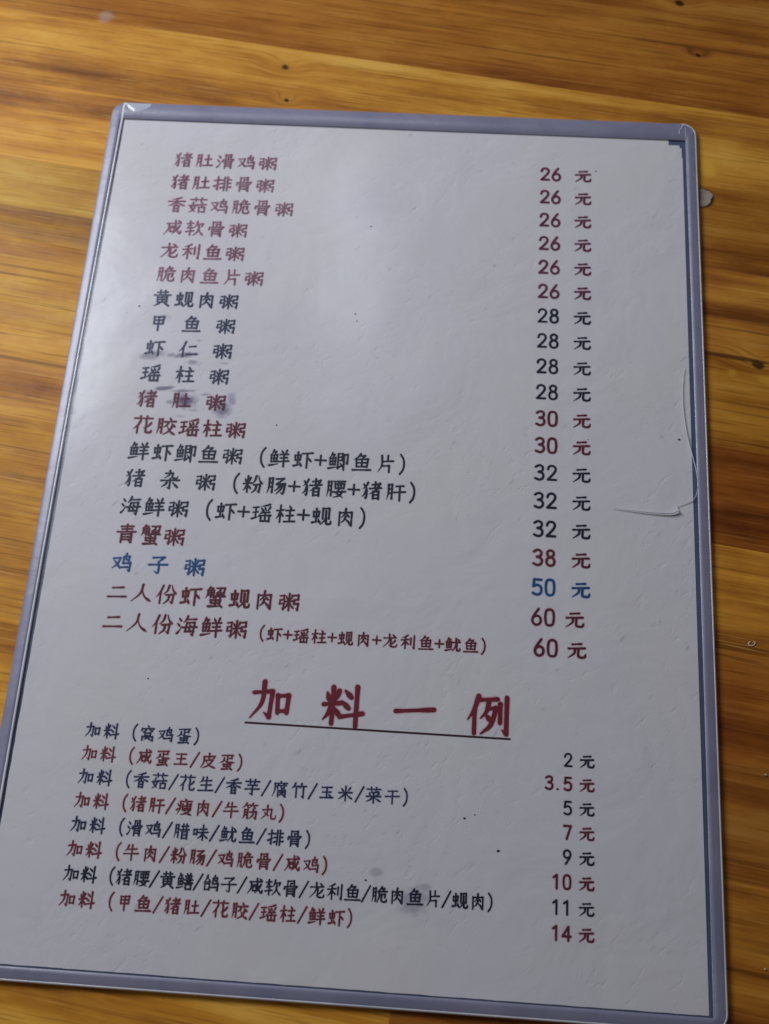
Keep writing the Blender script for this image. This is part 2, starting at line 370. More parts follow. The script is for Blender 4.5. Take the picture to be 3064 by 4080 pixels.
# ------------------------------------------------------------------ brush lettering
# every character is written stroke by stroke in a 100 x 100 square (y down); stroke kinds:
# h across, s down, p left sweep, n right sweep, d dot, t rising tick, z angular fold,
# g fold with hook, k curve with sweep end, c curve with hook, o even pen line
STROKES = {
'kou': "s 20,24 25,82|z 20,26 80,22 75,80|h 26,76 74,74",
'ri': "s 26,10 26,92|z 26,12 74,9 74,92|h 28,50 72,48|h 27,87 73,86",
'yue': "p 28,8 28,58 8,96|g 28,10 76,6 76,92 60,85|h 30,35 74,33|h 28,60 74,58",
'yue2': "s 24,4 24,97|g 24,8 78,3 78,94 62,86|h 26,36 76,33|h 26,65 76,62",
'mu': "h 8,34 90,28|s 52,4 52,97|p 49,36 32,60 6,78|d 58,42 84,62",
'mi': "d 20,18 36,36|p 80,12 72,26 62,36|h 6,48 94,43|s 50,4 50,97|p 47,48 30,70 4,88|n 53,47 70,68 97,85",
'mi2': "d 20,18 34,38|p 84,12 76,26 66,38|h 4,49 98,43|s 52,3 52,98|p 48,50 30,72 4,88|d 60,56 90,76",
'tu': "h 20,42 82,37|s 50,6 50,88|h 4,92 96,88",
'wang': "h 14,16 86,12|h 20,50 80,46|s 50,14 50,88|h 4,90 96,86",
'wang2': "h 10,16 90,11|h 16,48 86,43|s 52,14 52,82|t 2,90 98,74",
'zhu': "d 42,2 58,17|h 14,30 86,26|h 20,60 80,56|s 50,28 50,92|h 2,94 98,90",
'chong': "s 18,24 22,57|z 18,26 82,21 77,54|h 22,56 77,53|s 50,3 50,88|t 6,94 84,84|d 74,68 94,94",
'yu': "p 42,2 32,18 8,36|k 34,15 66,12 66,12 50,29|s 20,33 23,77|z 20,35 82,30 77,76|h 23,54 78,51|s 50,33 50,74|h 24,76 77,74|h 2,96 98,92",
'yu2': "p 44,2 34,18 6,36|k 36,15 72,12 72,12 52,29|s 16,34 20,76|z 16,36 86,31 80,74|h 20,54 82,51|s 50,34 50,72|h 20,75 80,72|t 0,97 99,86",
'niao': "p 48,2 43,11 34,20|g 26,21 74,16 71,40 58,36|d 42,25 54,36|s 26,20 24,54|g 24,55 88,50 83,94 66,87|h 4,77 68,73",
'you': "k 10,22 84,17 84,17 62,56 6,94|n 20,34 50,66 97,93",
'you2': "k 6,20 90,14 90,14 64,60 4,92|d 20,34 54,56 94,90",
'gong': "z 16,11 82,7 79,33|h 22,36 80,33|s 22,36 14,60|g 14,61 84,56 76,94 52,85",
'quan': "p 78,4 52,26 8,42|k 22,16 62,42 64,80 54,97 36,86|p 58,46 40,68 4,86",
'zhe': "h 22,18 76,13|s 48,2 48,36|h 2,40 98,34|p 88,8 56,46 4,72|s 32,56 32,98|z 32,58 78,54 78,98|h 34,76 76,74|h 33,95 77,94",
'shui': "d 26,8 66,24|d 6,38 46,53|t 10,95 44,82 84,54",
'gu': "s 28,4 28,34|z 28,6 72,2 72,33|s 49,18 49,33|h 49,19 70,17|d 9,37 6,56|g 10,41 92,35 82,52|s 26,52 26,98|g 26,54 76,50 76,96 62,88|h 28,67 74,65|h 28,82 74,80",
'shou': "h 4,30 94,23|g 56,3 56,93 34,82|t 2,70 98,51",
'fei': "s 36,4 34,98|h 4,26 35,23|h 6,50 35,47|t 0,80 35,71|s 63,2 63,98|h 64,23 95,20|h 64,48 93,45|h 64,74 99,71",
'he': "p 74,3 50,12 24,17|h 2,32 98,27|s 50,14 50,56|p 47,32 28,50 2,62|n 53,31 72,48 99,58",
'he2': "p 80,3 52,14 18,20|h 4,38 94,32|s 52,16 52,98|p 49,40 30,63 3,80|d 58,46 88,66",
'cao': "h 2,52 98,44|s 32,8 35,92|s 68,4 63,90",
'nv': "k 50,3 24,56 24,56 78,95|p 78,30 54,74 4,98|h 0,40 99,31",
'gu3': "h 4,28 96,22|s 50,2 50,48|s 18,50 22,98|z 18,52 82,49 78,97|h 22,94 78,93",
'wei': "p 46,1 32,16 10,29|k 40,13 70,10 70,10 52,28|h 8,32 96,27|p 20,32 20,64 0,98|g 44,47 78,44 76,65 64,63|c 44,46 42,82 54,91 86,89 93,74",
'xian': "h 14,26 92,21|p 24,26 24,62 2,98|h 32,44 56,42|s 32,54 35,80|z 32,55 59,53 56,78|h 35,79 56,77|c 59,3 67,56 90,92 97,70|p 86,38 72,66 48,92|d 75,3 89,14",
'che': "h 10,20 88,15|p 48,3 40,26 20,49|h 20,50 84,45|s 56,30 56,98|h 2,75 98,67",
'qian': "p 34,2 26,26 4,46|k 28,23 88,18 88,18 76,41|p 52,34 44,68 4,98|n 53,52 68,76 99,96",
'long': "h 6,32 92,26|p 44,3 42,50 4,96|c 56,30 54,80 62,91 90,89 97,71|p 86,45 68,66 44,84|d 66,5 82,18",
'dao': "s 22,20 22,68|g 80,3 80,95 54,86",
'rou': "s 14,24 14,97|g 14,27 86,22 86,95 70,87|p 50,3 44,32 24,53|d 52,30 70,47|p 50,46 42,66 24,82|d 52,60 74,80",
'pian': "p 26,6 28,60 6,98|s 62,4 62,36|h 29,39 94,34|z 29,65 71,61 71,98",
'huang': "h 20,14 80,10|s 36,1 36,27|s 64,1 64,27|h 2,32 98,28|s 22,43 24,75|z 22,45 78,41 76,74|h 24,59 76,57|s 50,30 50,73|h 24,75 76,73|p 38,78 28,88 8,99|d 62,78 92,97",
'jian': "s 22,6 22,66|z 22,8 78,4 78,64|p 50,20 46,66 4,98|c 55,58 55,86 62,93 90,91 97,74",
'jia': "s 18,12 21,58|z 18,14 84,9 79,56|h 22,34 80,31|h 22,57 79,54|s 50,12 50,99",
'xia': "h 2,14 98,8|s 46,13 46,98|d 52,36 84,58",
'ren2': "p 82,3 50,38 4,64|s 54,38 54,98",
'er': "h 22,26 80,20|h 2,86 98,80",
'yao': "p 86,2 52,10 14,15|d 16,23 28,37|d 44,19 54,34|p 88,17 82,27 70,38|p 34,37 26,49 6,58|h 26,49 86,45|h 2,67 98,62|s 50,48 50,94|z 16,72 16,96 84,94|s 84,70 84,98",
'bi': "p 88,14 62,40 22,56|c 42,3 42,80 54,91 90,89 97,70",
'jiao': "d 44,1 57,14|h 2,26 98,21|p 34,32 24,44 2,56|d 64,34 92,52|p 72,46 48,78 2,99|n 28,50 56,80 99,98",
'yang': "d 24,3 38,18|p 76,1 69,12 60,21|h 10,28 92,24|h 16,48 84,44|h 0,69 99,63|s 50,26 50,99",
'ji': "z 14,7 52,4 50,45|h 16,26 50,24|h 16,45 50,43|s 14,6 14,88|t 13,90 52,70|d 34,60 54,80|g 64,11 96,8 94,62 78,57|s 64,10 64,99",
'jiu': "p 40,3 38,50 4,94|k 10,36 62,30 62,30 60,78 72,90 94,86 97,66",
'mu3': "h 2,22 98,12|g 50,0 50,95 36,86|p 34,38 26,60 8,84|d 64,38 92,82",
'fen': "p 38,3 28,30 2,49|n 58,1 72,28 99,47|g 20,53 78,49 71,93 54,86|p 45,53 38,79 6,99",
'chang': "k 14,12 78,8 78,8 20,43 20,43 90,37 90,37 83,80 73,96 58,87|p 46,41 36,62 6,81|p 68,40 56,70 20,98",
'yao2': "h 4,9 96,5|s 14,21 17,46|z 14,23 88,19 84,45|s 39,7 39,44|s 61,7 61,44|h 17,47 84,45|k 47,50 30,76 30,76 80,98|p 72,62 54,86 4,99|h 0,69 99,63",
'gan': "h 18,14 84,10|h 0,51 99,45|s 50,12 50,99",
'mei': "p 30,1 22,18 4,35|h 24,18 92,14|z 28,34 19,80 80,77|g 28,35 82,31 73,97 58,90|d 46,41 56,53|d 42,61 53,74|h 0,60 99,54",
'qing': "h 18,12 84,8|h 24,26 78,22|s 50,1 50,40|h 0,42 99,37|s 24,52 24,98|g 24,54 78,50 78,96 64,88|h 26,68 76,66|h 26,82 76,80",
'jiao3': "p 46,0 34,16 8,30|k 38,14 76,11 76,11 58,28|p 22,32 22,66 2,98|g 22,34 88,29 88,94 70,88|h 24,53 86,51|h 23,73 86,71|s 55,32 55,92",
'dao2': "g 8,15 90,8 83,90 60,78|p 46,15 40,62 2,98",
'niu': "p 28,6 22,26 6,43|h 22,32 84,27|h 0,61 99,55|s 53,3 53,99",
'zi': "k 18,14 80,9 80,9 50,36|k 50,36 55,64 52,97 32,86|h 0,53 99,48",
'ren': "p 52,4 42,52 0,97|n 50,36 66,70 99,94",
'you3': "h 4,34 96,29|p 46,4 44,54 2,97|c 57,32 55,81 62,91 90,89 97,72|d 68,7 84,20",
'li': "g 8,32 88,26 81,94 58,83|p 50,2 46,56 0,98",
'dou': "d 18,12 46,28|d 6,39 36,55|h 0,77 99,66|s 70,1 70,99",
'yi': "h 2,55 98,46",
'lie': "h 2,12 62,8|p 32,12 24,40 2,59|k 26,34 57,31 57,31 40,74 4,98|d 20,49 38,63|s 72,20 72,68|g 95,3 95,95 80,86",
'wo': "d 46,0 56,10|d 8,18 6,35|g 9,22 92,18 83,33|p 38,25 28,38 12,45|d 60,25 82,38|s 30,49 32,67|z 30,50 71,47 69,66|h 32,67 69,65|s 14,73 14,99|g 14,75 88,71 88,98 74,93|p 50,67 44,82 28,92|d 52,80 70,91",
'shu': "k 12,10 86,5 86,5 72,25|s 50,10 50,46|h 52,28 82,26|p 28,26 24,44 2,58|n 22,37 50,50 99,53",
'pi': "k 16,26 90,20 90,20 80,39|p 18,26 18,62 0,98|s 52,2 52,46|k 24,49 78,44 78,44 54,78 16,99|n 34,54 58,82 99,97",
'sheng': "p 28,6 22,26 4,43|h 22,30 86,25|h 16,59 86,54|s 52,3 52,92|h 0,95 99,90",
'yu3': "h 18,10 84,6|h 0,47 99,40|g 51,9 51,95 32,84",
'fu': "d 48,0 57,9|h 12,16 96,12|p 14,16 14,60 0,98|p 38,18 32,28 20,37|s 32,28 32,49|h 42,28 90,25|g 75,17 75,47 64,43|d 51,33 58,41",
'zhu2': "p 26,2 18,22 2,37|h 18,26 50,22|s 33,26 33,97|p 68,2 62,22 49,35|h 62,24 98,20|g 81,22 81,95 66,86",
'zhu3': "p 26,2 18,50 0,90|h 20,42 50,36|d 30,50 40,90|p 68,2 60,46 47,84|h 62,40 98,34|d 74,48 84,88",
'cai': "p 82,1 52,8 18,12|d 18,19 28,32|d 45,15 53,29|p 86,13 80,22 68,31|h 2,44 98,39|s 50,34 50,99|p 47,46 28,70 2,88|n 53,45 72,66 99,84",
'bing': "d 50,0 60,10|h 22,18 98,14|p 22,18 24,60 4,98|d 4,33 14,47|t 0,72 22,58",
'sou': "s 16,15 16,49|h 18,31 44,29|z 58,14 88,11 85,48|h 60,30 86,28|h 16,49 86,47|s 50,0 50,56|k 14,62 86,57 86,57 54,84 0,99|n 24,65 54,86 99,99",
'wan': "p 42,4 40,54 4,96|k 10,36 70,30 70,30 68,80 76,91 96,88 99,66|d 20,50 48,71",
'xi': "h 14,18 88,14|s 33,3 33,38|s 67,1 67,38|h 0,42 99,37|s 24,52 24,99|z 24,54 78,51 78,99|h 26,74 76,72|h 25,95 77,94",
'wei3': "h 18,30 84,26|h 0,51 99,46|s 50,2 50,99|p 48,51 30,74 2,90|n 52,51 70,71 99,87",
'shan': "d 28,0 38,9|p 72,0 65,6 58,11|h 14,17 86,14|h 20,29 80,26|h 2,41 98,38|s 50,14 50,56|d 28,44 36,52|p 72,43 67,49 60,54|h 0,60 99,57|s 20,67 24,99|z 20,69 82,66 78,98|h 24,96 78,95",
'ge': "p 50,1 34,28 0,52|n 50,4 66,26 99,48|h 28,47 72,44|s 18,57 22,99|z 18,59 82,56 78,98|h 22,95 78,94",
'yuan': "h 24,17 74,12|h 2,43 94,37|p 38,43 34,70 0,98|c 58,41 56,82 64,92 90,92 99,72",
}
CHARS = {
'猪': [('quan', 2, 4, 38, 98), ('zhe', 38, 2, 98, 96)], '肚': [('yue', 4, 8, 40, 96), ('tu', 42, 8, 99, 90)],
'滑': [('shui', 2, 6, 30, 96), ('gu', 30, 2, 99, 98)], '鸡': [('you2', 2, 18, 44, 86), ('niao', 42, 2, 99, 98)],
'粥': [('gong', 1, 16, 31, 96), ('mi', 25, 8, 76, 98), ('gong', 70, 10, 100, 96)], '排': [('shou', 2, 4, 40, 98), ('fei', 40, 4, 99, 98)],
'骨': [('gu', 4, 2, 96, 98)], '香': [('he', 2, 2, 98, 98), ('ri', 24, 54, 76, 100)],
'菇': [('cao', 4, 0, 98, 27), ('nv', 2, 28, 46, 98), ('gu3', 46, 30, 98, 96)], '脆': [('yue', 3, 6, 36, 96), ('wei', 36, 2, 100, 98)],
'咸': [('xian', 2, 2, 99, 98)], '软': [('che', 2, 4, 46, 98), ('qian', 44, 4, 100, 98)], '龙': [('long', 2, 2, 98, 98)],
'利': [('he2', 2, 2, 58, 98), ('dao', 60, 4, 98, 98)], '鱼': [('yu', 2, 2, 98, 97)], '肉': [('rou', 8, 2, 92, 98)],
'片': [('pian', 8, 2, 94, 98)], '黄': [('huang', 4, 2, 96, 98)], '蚬': [('chong', 2, 10, 46, 92), ('jian', 44, 4, 100, 98)],
'甲': [('jia', 10, 4, 90, 98)], '虾': [('chong', 2, 10, 46, 92), ('xia', 46, 6, 100, 98)], '仁': [('ren2', 2, 4, 40, 98), ('er', 42, 16, 98, 92)],
'瑶': [('wang2', 2, 12, 38, 92), ('yao', 38, 2, 99, 98)], '柱': [('mu', 2, 2, 44, 98), ('zhu', 44, 4, 99, 96)],
'花': [('cao', 2, 0, 98, 28), ('ren2', 2, 28, 42, 98), ('bi', 44, 28, 98, 97)], '胶': [('yue', 3, 6, 36, 96), ('jiao', 38, 2, 100, 98)],
'鲜': [('yu2', 1, 4, 46, 94), ('yang', 47, 4, 99, 98)], '鲫': [('yu2', 1, 4, 42, 94), ('ji', 40, 4, 99, 98)],
'杂': [('jiu', 16, 0, 88, 46), ('mu3', 2, 44, 98, 99)], '粉': [('mi2', 2, 4, 44, 96), ('fen', 43, 2, 100, 98)],
'肠': [('yue', 3, 6, 38, 96), ('chang', 38, 4, 99, 98)], '腰': [('yue', 3, 6, 34, 96), ('yao2', 36, 4, 99, 98)],
'肝': [('yue', 4, 6, 40, 96), ('gan', 42, 8, 99, 98)], '海': [('shui', 2, 8, 30, 94), ('mei', 30, 2, 99, 98)],
'青': [('qing', 4, 2, 96, 98)], '蟹': [('jiao3', 3, 0, 46, 56), ('dao2', 50, 0, 98, 30), ('niu', 48, 27, 98, 58), ('chong', 14, 54, 90, 100)],
'子': [('zi', 4, 4, 96, 98)], '二': [('er', 4, 12, 96, 88)], '人': [('ren', 2, 4, 98, 96)], '份': [('ren2', 2, 4, 38, 98), ('fen', 36, 2, 100, 98)],
'鱿': [('yu2', 1, 4, 46, 94), ('you3', 45, 4, 100, 98)], '加': [('li', 2, 4, 58, 96), ('kou', 56, 20, 100, 92)],
'料': [('mi2', 2, 4, 46, 96), ('dou', 44, 2, 99, 99)], '一': [('yi', 2, 2, 98, 98)], '例': [('ren2', 2, 4, 34, 98), ('lie', 32, 4, 99, 98)],
'窝': [('wo', 4, 0, 96, 98)], '蛋': [('shu', 4, 2, 98, 98), ('chong', 14, 54, 88, 100)], '王': [('wang', 6, 8, 94, 94)],
'皮': [('pi', 2, 2, 98, 98)], '生': [('sheng', 4, 2, 98, 96)], '芋': [('cao', 4, 0, 96, 30), ('yu3', 4, 32, 96, 98)],
'腐': [('fu', 2, 0, 98, 98), ('rou', 28, 46, 92, 99)], '竹': [('zhu2', 2, 4, 98, 98)], '玉': [('wang', 6, 8, 94, 94), ('dot', 0, 0, 100, 100)],
'米': [('mi', 2, 2, 98, 98)], '菜': [('cao', 4, 0, 96, 27), ('cai', 3, 27, 97, 99)], '干': [('gan', 6, 6, 94, 98)],
'瘦': [('bing', 2, 0, 98, 98), ('sou', 28, 22, 99, 99)], '牛': [('niu', 4, 2, 96, 98)], '筋': [('zhu3', 2, 0, 98, 34), ('yue', 6, 36, 46, 99), ('li', 46, 34, 98, 98)],
'丸': [('wan', 2, 2, 98, 96)], '腊': [('yue', 3, 6, 38, 96), ('xi', 40, 4, 99, 97)], '味': [('kou', 2, 22, 36, 76), ('wei3', 34, 4, 100, 98)],
'鳝': [('yu2', 1, 4, 42, 94), ('shan', 42, 2, 99, 99)], '鸽': [('ge', 2, 4, 48, 94), ('niao', 46, 2, 99, 98)], '元': [('yuan', 6, 8, 94, 92)],
}
STROKES['dot'] = "d 62,62 78,78"
HALF = {   # half-width figures and marks, 50 x 100
'0': "o 25,17 38,23 42,49 38,76 25,82 12,76 8,49 12,23 25,17", '1': "o 11,30 27,18|o 27,18 27,83",
'2': "o 9,34 13,22 25,17 37,22 41,34 34,50 9,80|o 9,80 43,80", '3': "o 9,25 23,17 37,22 39,34 34,43 22,47|o 22,47 36,51 42,63 38,76 25,82 8,76",
'4': "o 34,18 6,63|o 6,63 46,63|o 34,18 34,83", '5': "o 41,19 13,19|o 13,19 10,47|o 10,47 25,41 38,48 42,61 38,76 24,82 8,76",
'6': "o 33,16 16,42 9,58 10,71 17,80 26,82 37,77 42,64 38,51 27,45 15,50", '7': "o 8,19 42,19|o 42,19 21,83",
'8': "o 25,17 36,22 38,32 34,41 25,46 16,41 12,32 14,22 25,17|o 25,46 37,52 41,64 37,77 25,82 13,77 9,64 13,52 25,46",
'9': "o 18,83 34,58 41,42 40,29 33,20 24,17 13,22 8,35 12,48 23,54 35,49", '.': "o 15,80 16,80", '/': "o 45,10 5,90", '+': "o 25,28 25,72|o 2,50 48,50",
}
FULL = {'（': "o 88,4 76,24 72,50 76,76 88,96", '）': "o 12,4 24,24 28,50 24,76 12,96"}

def lerp_table(tab, t):
    for (a, va), (b, vb) in zip(tab, tab[1:]):
        if t <= b:
            return va + (vb - va) * (t - a) / max(1e-9, b - a)
    return tab[-1][1]
PROFILE = {
'h': [(0, .95), (.18, .74), (.6, .74), (.9, 1.08), (1, .95)], 's': [(0, 1.08), (.2, .9), (.8, .92), (1, .9)],
'p': [(0, 1.12), (.45, .95), (1, .28)], 'n': [(0, .4), (.55, .8), (.84, 1.28), (1, .34)], 'd': [(0, .5), (.65, 1.22), (1, .95)],
't': [(0, 1.15), (.5, .8), (1, .28)], 'o': [(0, 1), (1, 1)],
}
def catmull(pts, n):
    if len(pts) == 2:
        return [(pts[0][0] + (pts[1][0]-pts[0][0])*i/n, pts[0][1] + (pts[1][1]-pts[0][1])*i/n) for i in range(n+1)]
    closed = pts[0] == pts[-1]
    out = []
    for i in range(len(pts)-1):
        p1, p2 = pts[i], pts[i+1]
        p0 = pts[i-1] if i else (pts[-2] if closed else (2*p1[0]-p2[0], 2*p1[1]-p2[1]))
        p3 = pts[i+2] if i+2 < len(pts) else (pts[1] if closed else (2*p2[0]-p1[0], 2*p2[1]-p1[1]))
        for j in range(n):
            t = j/n
            out.append(tuple(.5*(2*b + (c-a)*t + (2*a-5*b+4*c-d)*t*t + (3*b-a-3*c+d)*t**3) for a, b, c, d in zip(p0, p1, p2, p3)))
    return out + [pts[-1]]
def runs_of(kind, pts):
    """the stroke as runs of (points, widths)"""
    if kind == 'z' or kind == 'g':
        out = []
        for i, (a, b) in enumerate(zip(pts, pts[1:])):
            last = i == len(pts) - 2
            if kind == 'g' and last:
                w = [1.0, .7, .3]
            elif i == 0 and abs(b[1]-a[1]) < abs(b[0]-a[0]):
                w = [.9, .74, 1.08]
            else:
                w = [1.02, .92, .98]
            out.append((catmull([a, b], 2), w))
        return out
    if kind == 'k' or kind == 'c':
        groups, cur = [], [pts[0]]
        for a, b in zip(pts, pts[1:]):
            if a == b:
                groups.append(cur); cur = [b]
            else:
                cur.append(b)
        groups.append(cur)
        out = []
        for gi, gpts in enumerate(groups):
            q = catmull(gpts, 3 if len(gpts) > 2 else 4)
            m = len(q) - 1
            if gi == len(groups) - 1:
                tab = [(0, 1.0), (.6, .95), (1, .3)] if kind == 'k' else [(0, 1.0), (.8, 1.0), (.88, 1.05), (1, .42)]
            else:
                tab = [(0, .9), (.5, .78), (1, 1.05)]
            out.append((q, [lerp_table(tab, i/m) for i in range(m+1)]))
        return out
    q = catmull(pts, 4 if len(pts) > 2 else 5)
    m = len(q) - 1
    return [(q, [lerp_table(PROFILE[kind], i/m) for i in range(m+1)])]
_cache = {}
def glyph(ch):
    """(list of runs in em units with y down, advance in em)"""
    if ch in _cache:
        return _cache[ch]
    runs, adv = [], 1.0
    def add(src, fx, fy, half=False):
        for st in src.split('|'):
            kind, rest = st.split(' ', 1)
            pts = [tuple(float(v) for v in q.split(',')) for q in rest.split(' ')]
            pts = [(fx(x), fy(y)) for x, y in pts]
            runs.extend(runs_of(kind, pts))
    if ch in CHARS:
        for comp, x0, y0, x1, y1 in CHARS[ch]:
            add(STROKES[comp], lambda x: (.085 + .83*(x0 + (x1-x0)*x/100)/100), lambda y: (.085 + .83*(y0 + (y1-y0)*y/100)/100))
    elif ch in FULL:
        add(FULL[ch], lambda x: x/100, lambda y: .02 + .96*y/100)
    elif ch in HALF:
        adv = .5
        add(HALF[ch], lambda x: x/100, lambda y: y/100)
    else:
        adv = .5
    _cache[ch] = (runs, adv)
    return _cache[ch]
def ribbon(pts, widths, w, grow=0.0):
    """outline strip with round ends -> (verts, faces)"""
    n = len(pts); V = []; F = []
    T = []
    for i in range(n):
        a, b = pts[max(0, i-1)], pts[min(n-1, i+1)]
        dx, dy = b[0]-a[0], b[1]-a[1]
        l = math.hypot(dx, dy) or 1e-9
        T.append((dx/l, dy/l))
    for (x, y), (tx, ty), wi in zip(pts, T, widths):
        r = wi*w/2 + grow
        V.append((x - ty*r, y + tx*r)); V.append((x + ty*r, y - tx*r))
    for i in range(n-1):
        F.append((2*i, 2*i+1, 2*i+3, 2*i+2))
    for end in (0, n-1):
        x, y = pts[end]; tx, ty = T[end]; r = widths[end]*w/2 + grow
        sgn = -1 if end == 0 else 1
        base = len(V)
        for k in (1, 2, 3):
            an = math.pi*k/4
            V.append((x - ty*r*math.cos(an) + sgn*tx*r*math.sin(an), y + tx*r*math.cos(an) + sgn*ty*r*math.sin(an)))
        F.append((2*end, base, base+1, base+2, 2*end+1))
    return V, F
TEAR1 = [(208.2, 94.6), (207.5, 100.6), (207.25, 106.7), (207.5, 112), (208.1, 117.7), (208.9, 122.3), (209.9, 126.6), (210.95, 131.4), (211.5, 135.8), (211.4, 139.1), (210.2, 142.3), (207.4, 143.9), (204.2, 145.5)]
TEAR2 = [(204.2, 145.5), (204.95, 147.0)]
TEAR3 = [(204.95, 147.0), (203.6, 147.7), (201.5, 148.1), (198.1, 148.15), (193.2, 147.9), (188.0, 147.5), (183.6, 147.1)]
M_TORN = milky_material('torn_film_edge', C(0.78, 0.80, 0.84), 0.05, 0.25)
torn = lip('torn_film_edge', TEAR1, 0.15, lambda t: 0.10 + 0.24*math.sin(math.pi*min(1, t*1.02))**0.7 if t < .98 else 0.35, 1.06, M_TORN, sleeve, (0.0, 0.0))
lip('torn_film_edge', TEAR2, 0.10, lambda t: 0.45 + 0.25*t, 1.06, M_TORN, sleeve, (0.0, 0.0))
lip('torn_film_edge', TEAR3, 0.11, lambda t: 0.95*(1-t)**0.7 + 0.06, 1.06, M_TORN, sleeve, (0.0, 0.0))
lip('corner_crack', [(210.5, -6.6), (209.8, -4.9), (208.9, -3.6), (209.0, -2.3)], 0.35, lambda t: 0.30, 1.10, M_TORN, sleeve)
lip('corner_crack', [(-0.55, -7.1), (0.3, -5.2), (2.2, -3.4)], 0.22, lambda t: 0.3, 1.12, M_TORN, sleeve)

# ------------------------------------------------------------------ printed sheet
PZ = PAPER_Z / MM
def paper_mesh():
    V, F = [], []
    xs = [0 + 3.0*i for i in range(69)] + [205.0, 207.0, 209.0, 209.7, 210.0]
    xs = sorted(set(round(x, 3) for x in xs if x <= 210))
    ys = sorted(set([0.0, 0.3, 2.4, 3.6, 7.9] + [round(297.2*i/99, 3) for i in range(100)]))
    idx = {}
    rnd = random.Random(3)
    jit = {}
    def vert(i, j, lvl):
        key = (i, j, lvl)
        if key in idx: return idx[key]
        x, y = xs[i], ys[j]
        xx, yy = x, y
        if j == 0: yy += jit.setdefault(('t', i), rnd.uniform(-0.12, 0.12)) - 0.3*(x/210) + 0.2
        if j == len(ys)-1: yy += jit.setdefault(('b', i), rnd.uniform(-0.08, 0.08))
        if i == 0: xx += jit.setdefault(('l', j), rnd.uniform(-0.08, 0.08))
        z = PZ + bump_h(x, y) - (0.10 if lvl else 0)
        V.append(W3(xx, yy, max(z, 0.47)))
        idx[key] = len(V)-1
        return idx[key]
    nx, ny = len(xs)-1, len(ys)-1
    def cell(i, j):
        if not (0 <= i < nx and 0 <= j < ny): return False
        cx, cy = (xs[i]+xs[i+1])/2, (ys[j]+ys[j+1])/2
        if cx > 205 and cy < 2.4: return False
        if cx > 209 and cy < 3.6: return False
        if cx > 209.7 and cy < 7.9: return False
        return True
    for j in range(ny):
        for i in range(nx):
            if not cell(i, j): continue
            F.append((vert(i, j, 0), vert(i, j+1, 0), vert(i+1, j+1, 0), vert(i+1, j, 0)))
            for (di, dj, a, b) in ((-1, 0, (i, j), (i, j+1)), (1, 0, (i+1, j+1), (i+1, j)), (0, -1, (i+1, j), (i, j)), (0, 1, (i, j+1), (i+1, j+1))):
                if not cell(i+di, j+dj):
                    F.append((vert(*a, 0), vert(*a, 1), vert(*b, 1), vert(*b, 0)))
    return V, F
paper = mesh_obj('menu_sheet', *paper_mesh(), M_PAPER, None, False); paper.location.z = LIFT
tag(paper, 'white paper porridge menu printed with red and blue dish names and prices', 'menu')

INKS = {
 'mauve': (C(0.145, 0.028, 0.066), 0.60, C(0.36, 0.20, 0.27), C(0.62, 0.30, 0.38), 0.26),
 'navy': (C(0.011, 0.017, 0.055), 0.28, C(0.07, 0.085, 0.15), C(0.30, 0.36, 0.55), 0.20),
 'plum': (C(0.085, 0.012, 0.032), 0.40, C(0.20, 0.06, 0.10), C(0.55, 0.25, 0.35), 0.32),
 'maroon': (C(0.082, 0.009, 0.022), 0.32, C(0.17, 0.05, 0.07), C(0.70, 0.30, 0.32), 0.30),
 'black': (C(0.007, 0.010, 0.028), 0.15, C(0.035, 0.045, 0.08), C(0.30, 0.36, 0.52), 0.16),
 'blue': (C(0.012, 0.055, 0.165), 0.40, C(0.03, 0.13, 0.32), C(0.25, 0.45, 0.80), 0.28),
 'red': (C(0.118, 0.014, 0.026), 0.42, C(0.24, 0.075, 0.085), C(0.72, 0.32, 0.32), 0.26),
 'title': (C(0.150, 0.008, 0.022), 0.40, C(0.26, 0.03, 0.05), C(0.72, 0.30, 0.36), 0.30),
}
INKM = {n: (ink_material(n + '_ink', c, w, wt), bleed_material(n + '_ink_bleed', bc, ba)) for n, (c, w, wt, bc, ba) in INKS.items()}
BASE_Z = PZ + 0.035
def text_obj(name, items, ink, weight):
    """items: (char, x of em centre, y of em centre, em size) in sheet mm"""
    V, F, MI = [], [], []
    zk = 0
    def put(pts, ws, em, x0, y0, w, grow, lift, mi):
        v, f = ribbon(pts, ws, w, grow)
        b = len(V); n2 = 2*len(pts)
        for q, (x, y) in enumerate(v):
            s = q//2 if q < n2 else (0 if q < n2+3 else len(pts)-1)
            X, Y = x0 + x*em, y0 + y*em
            V.append(W3(X, Y, lift + bump_h(X, Y) + s*0.0004))
        for ff in f:
            F.append(tuple(b+q for q in ff)); MI.append(mi)
    for ch, x, y, em in items:
        runs, adv = glyph(ch)
        wj = weight*random.uniform(0.96, 1.05)*(0.84 if len(runs) > 17 else 0.92 if len(runs) > 12 else 1.0)
        for r, (pts, ws) in enumerate(runs):
            put(pts, ws, em, x - em*adv/2, y - em/2, wj, 0.012 + 0.22/em*0.9, BASE_Z - 0.022 + 0.001*(r % 9), 1)
        for r, (pts, ws) in enumerate(runs):
            put(pts, ws, em, x - em*adv/2, y - em/2, wj, 0.0, BASE_Z + 0.008*(r+1), 0)
    o = mesh_obj(name, V, F, list(INKM[ink]), paper)
    for p, mi in zip(o.data.polygons, MI): p.material_index = mi
    return o
def run(text, x, y, em, pitch=None, half=None):
    """lay text out from the em centre x of its first full-width character"""
    pitch = pitch or em; half = half or pitch/2
    out = []; left = x - pitch/2
    for ch in text:
        a = half if (ch in HALF or ch == ' ') else pitch
        if ch != ' ': out.append((ch, left + a/2, y, em))
        left += a
    return out, left
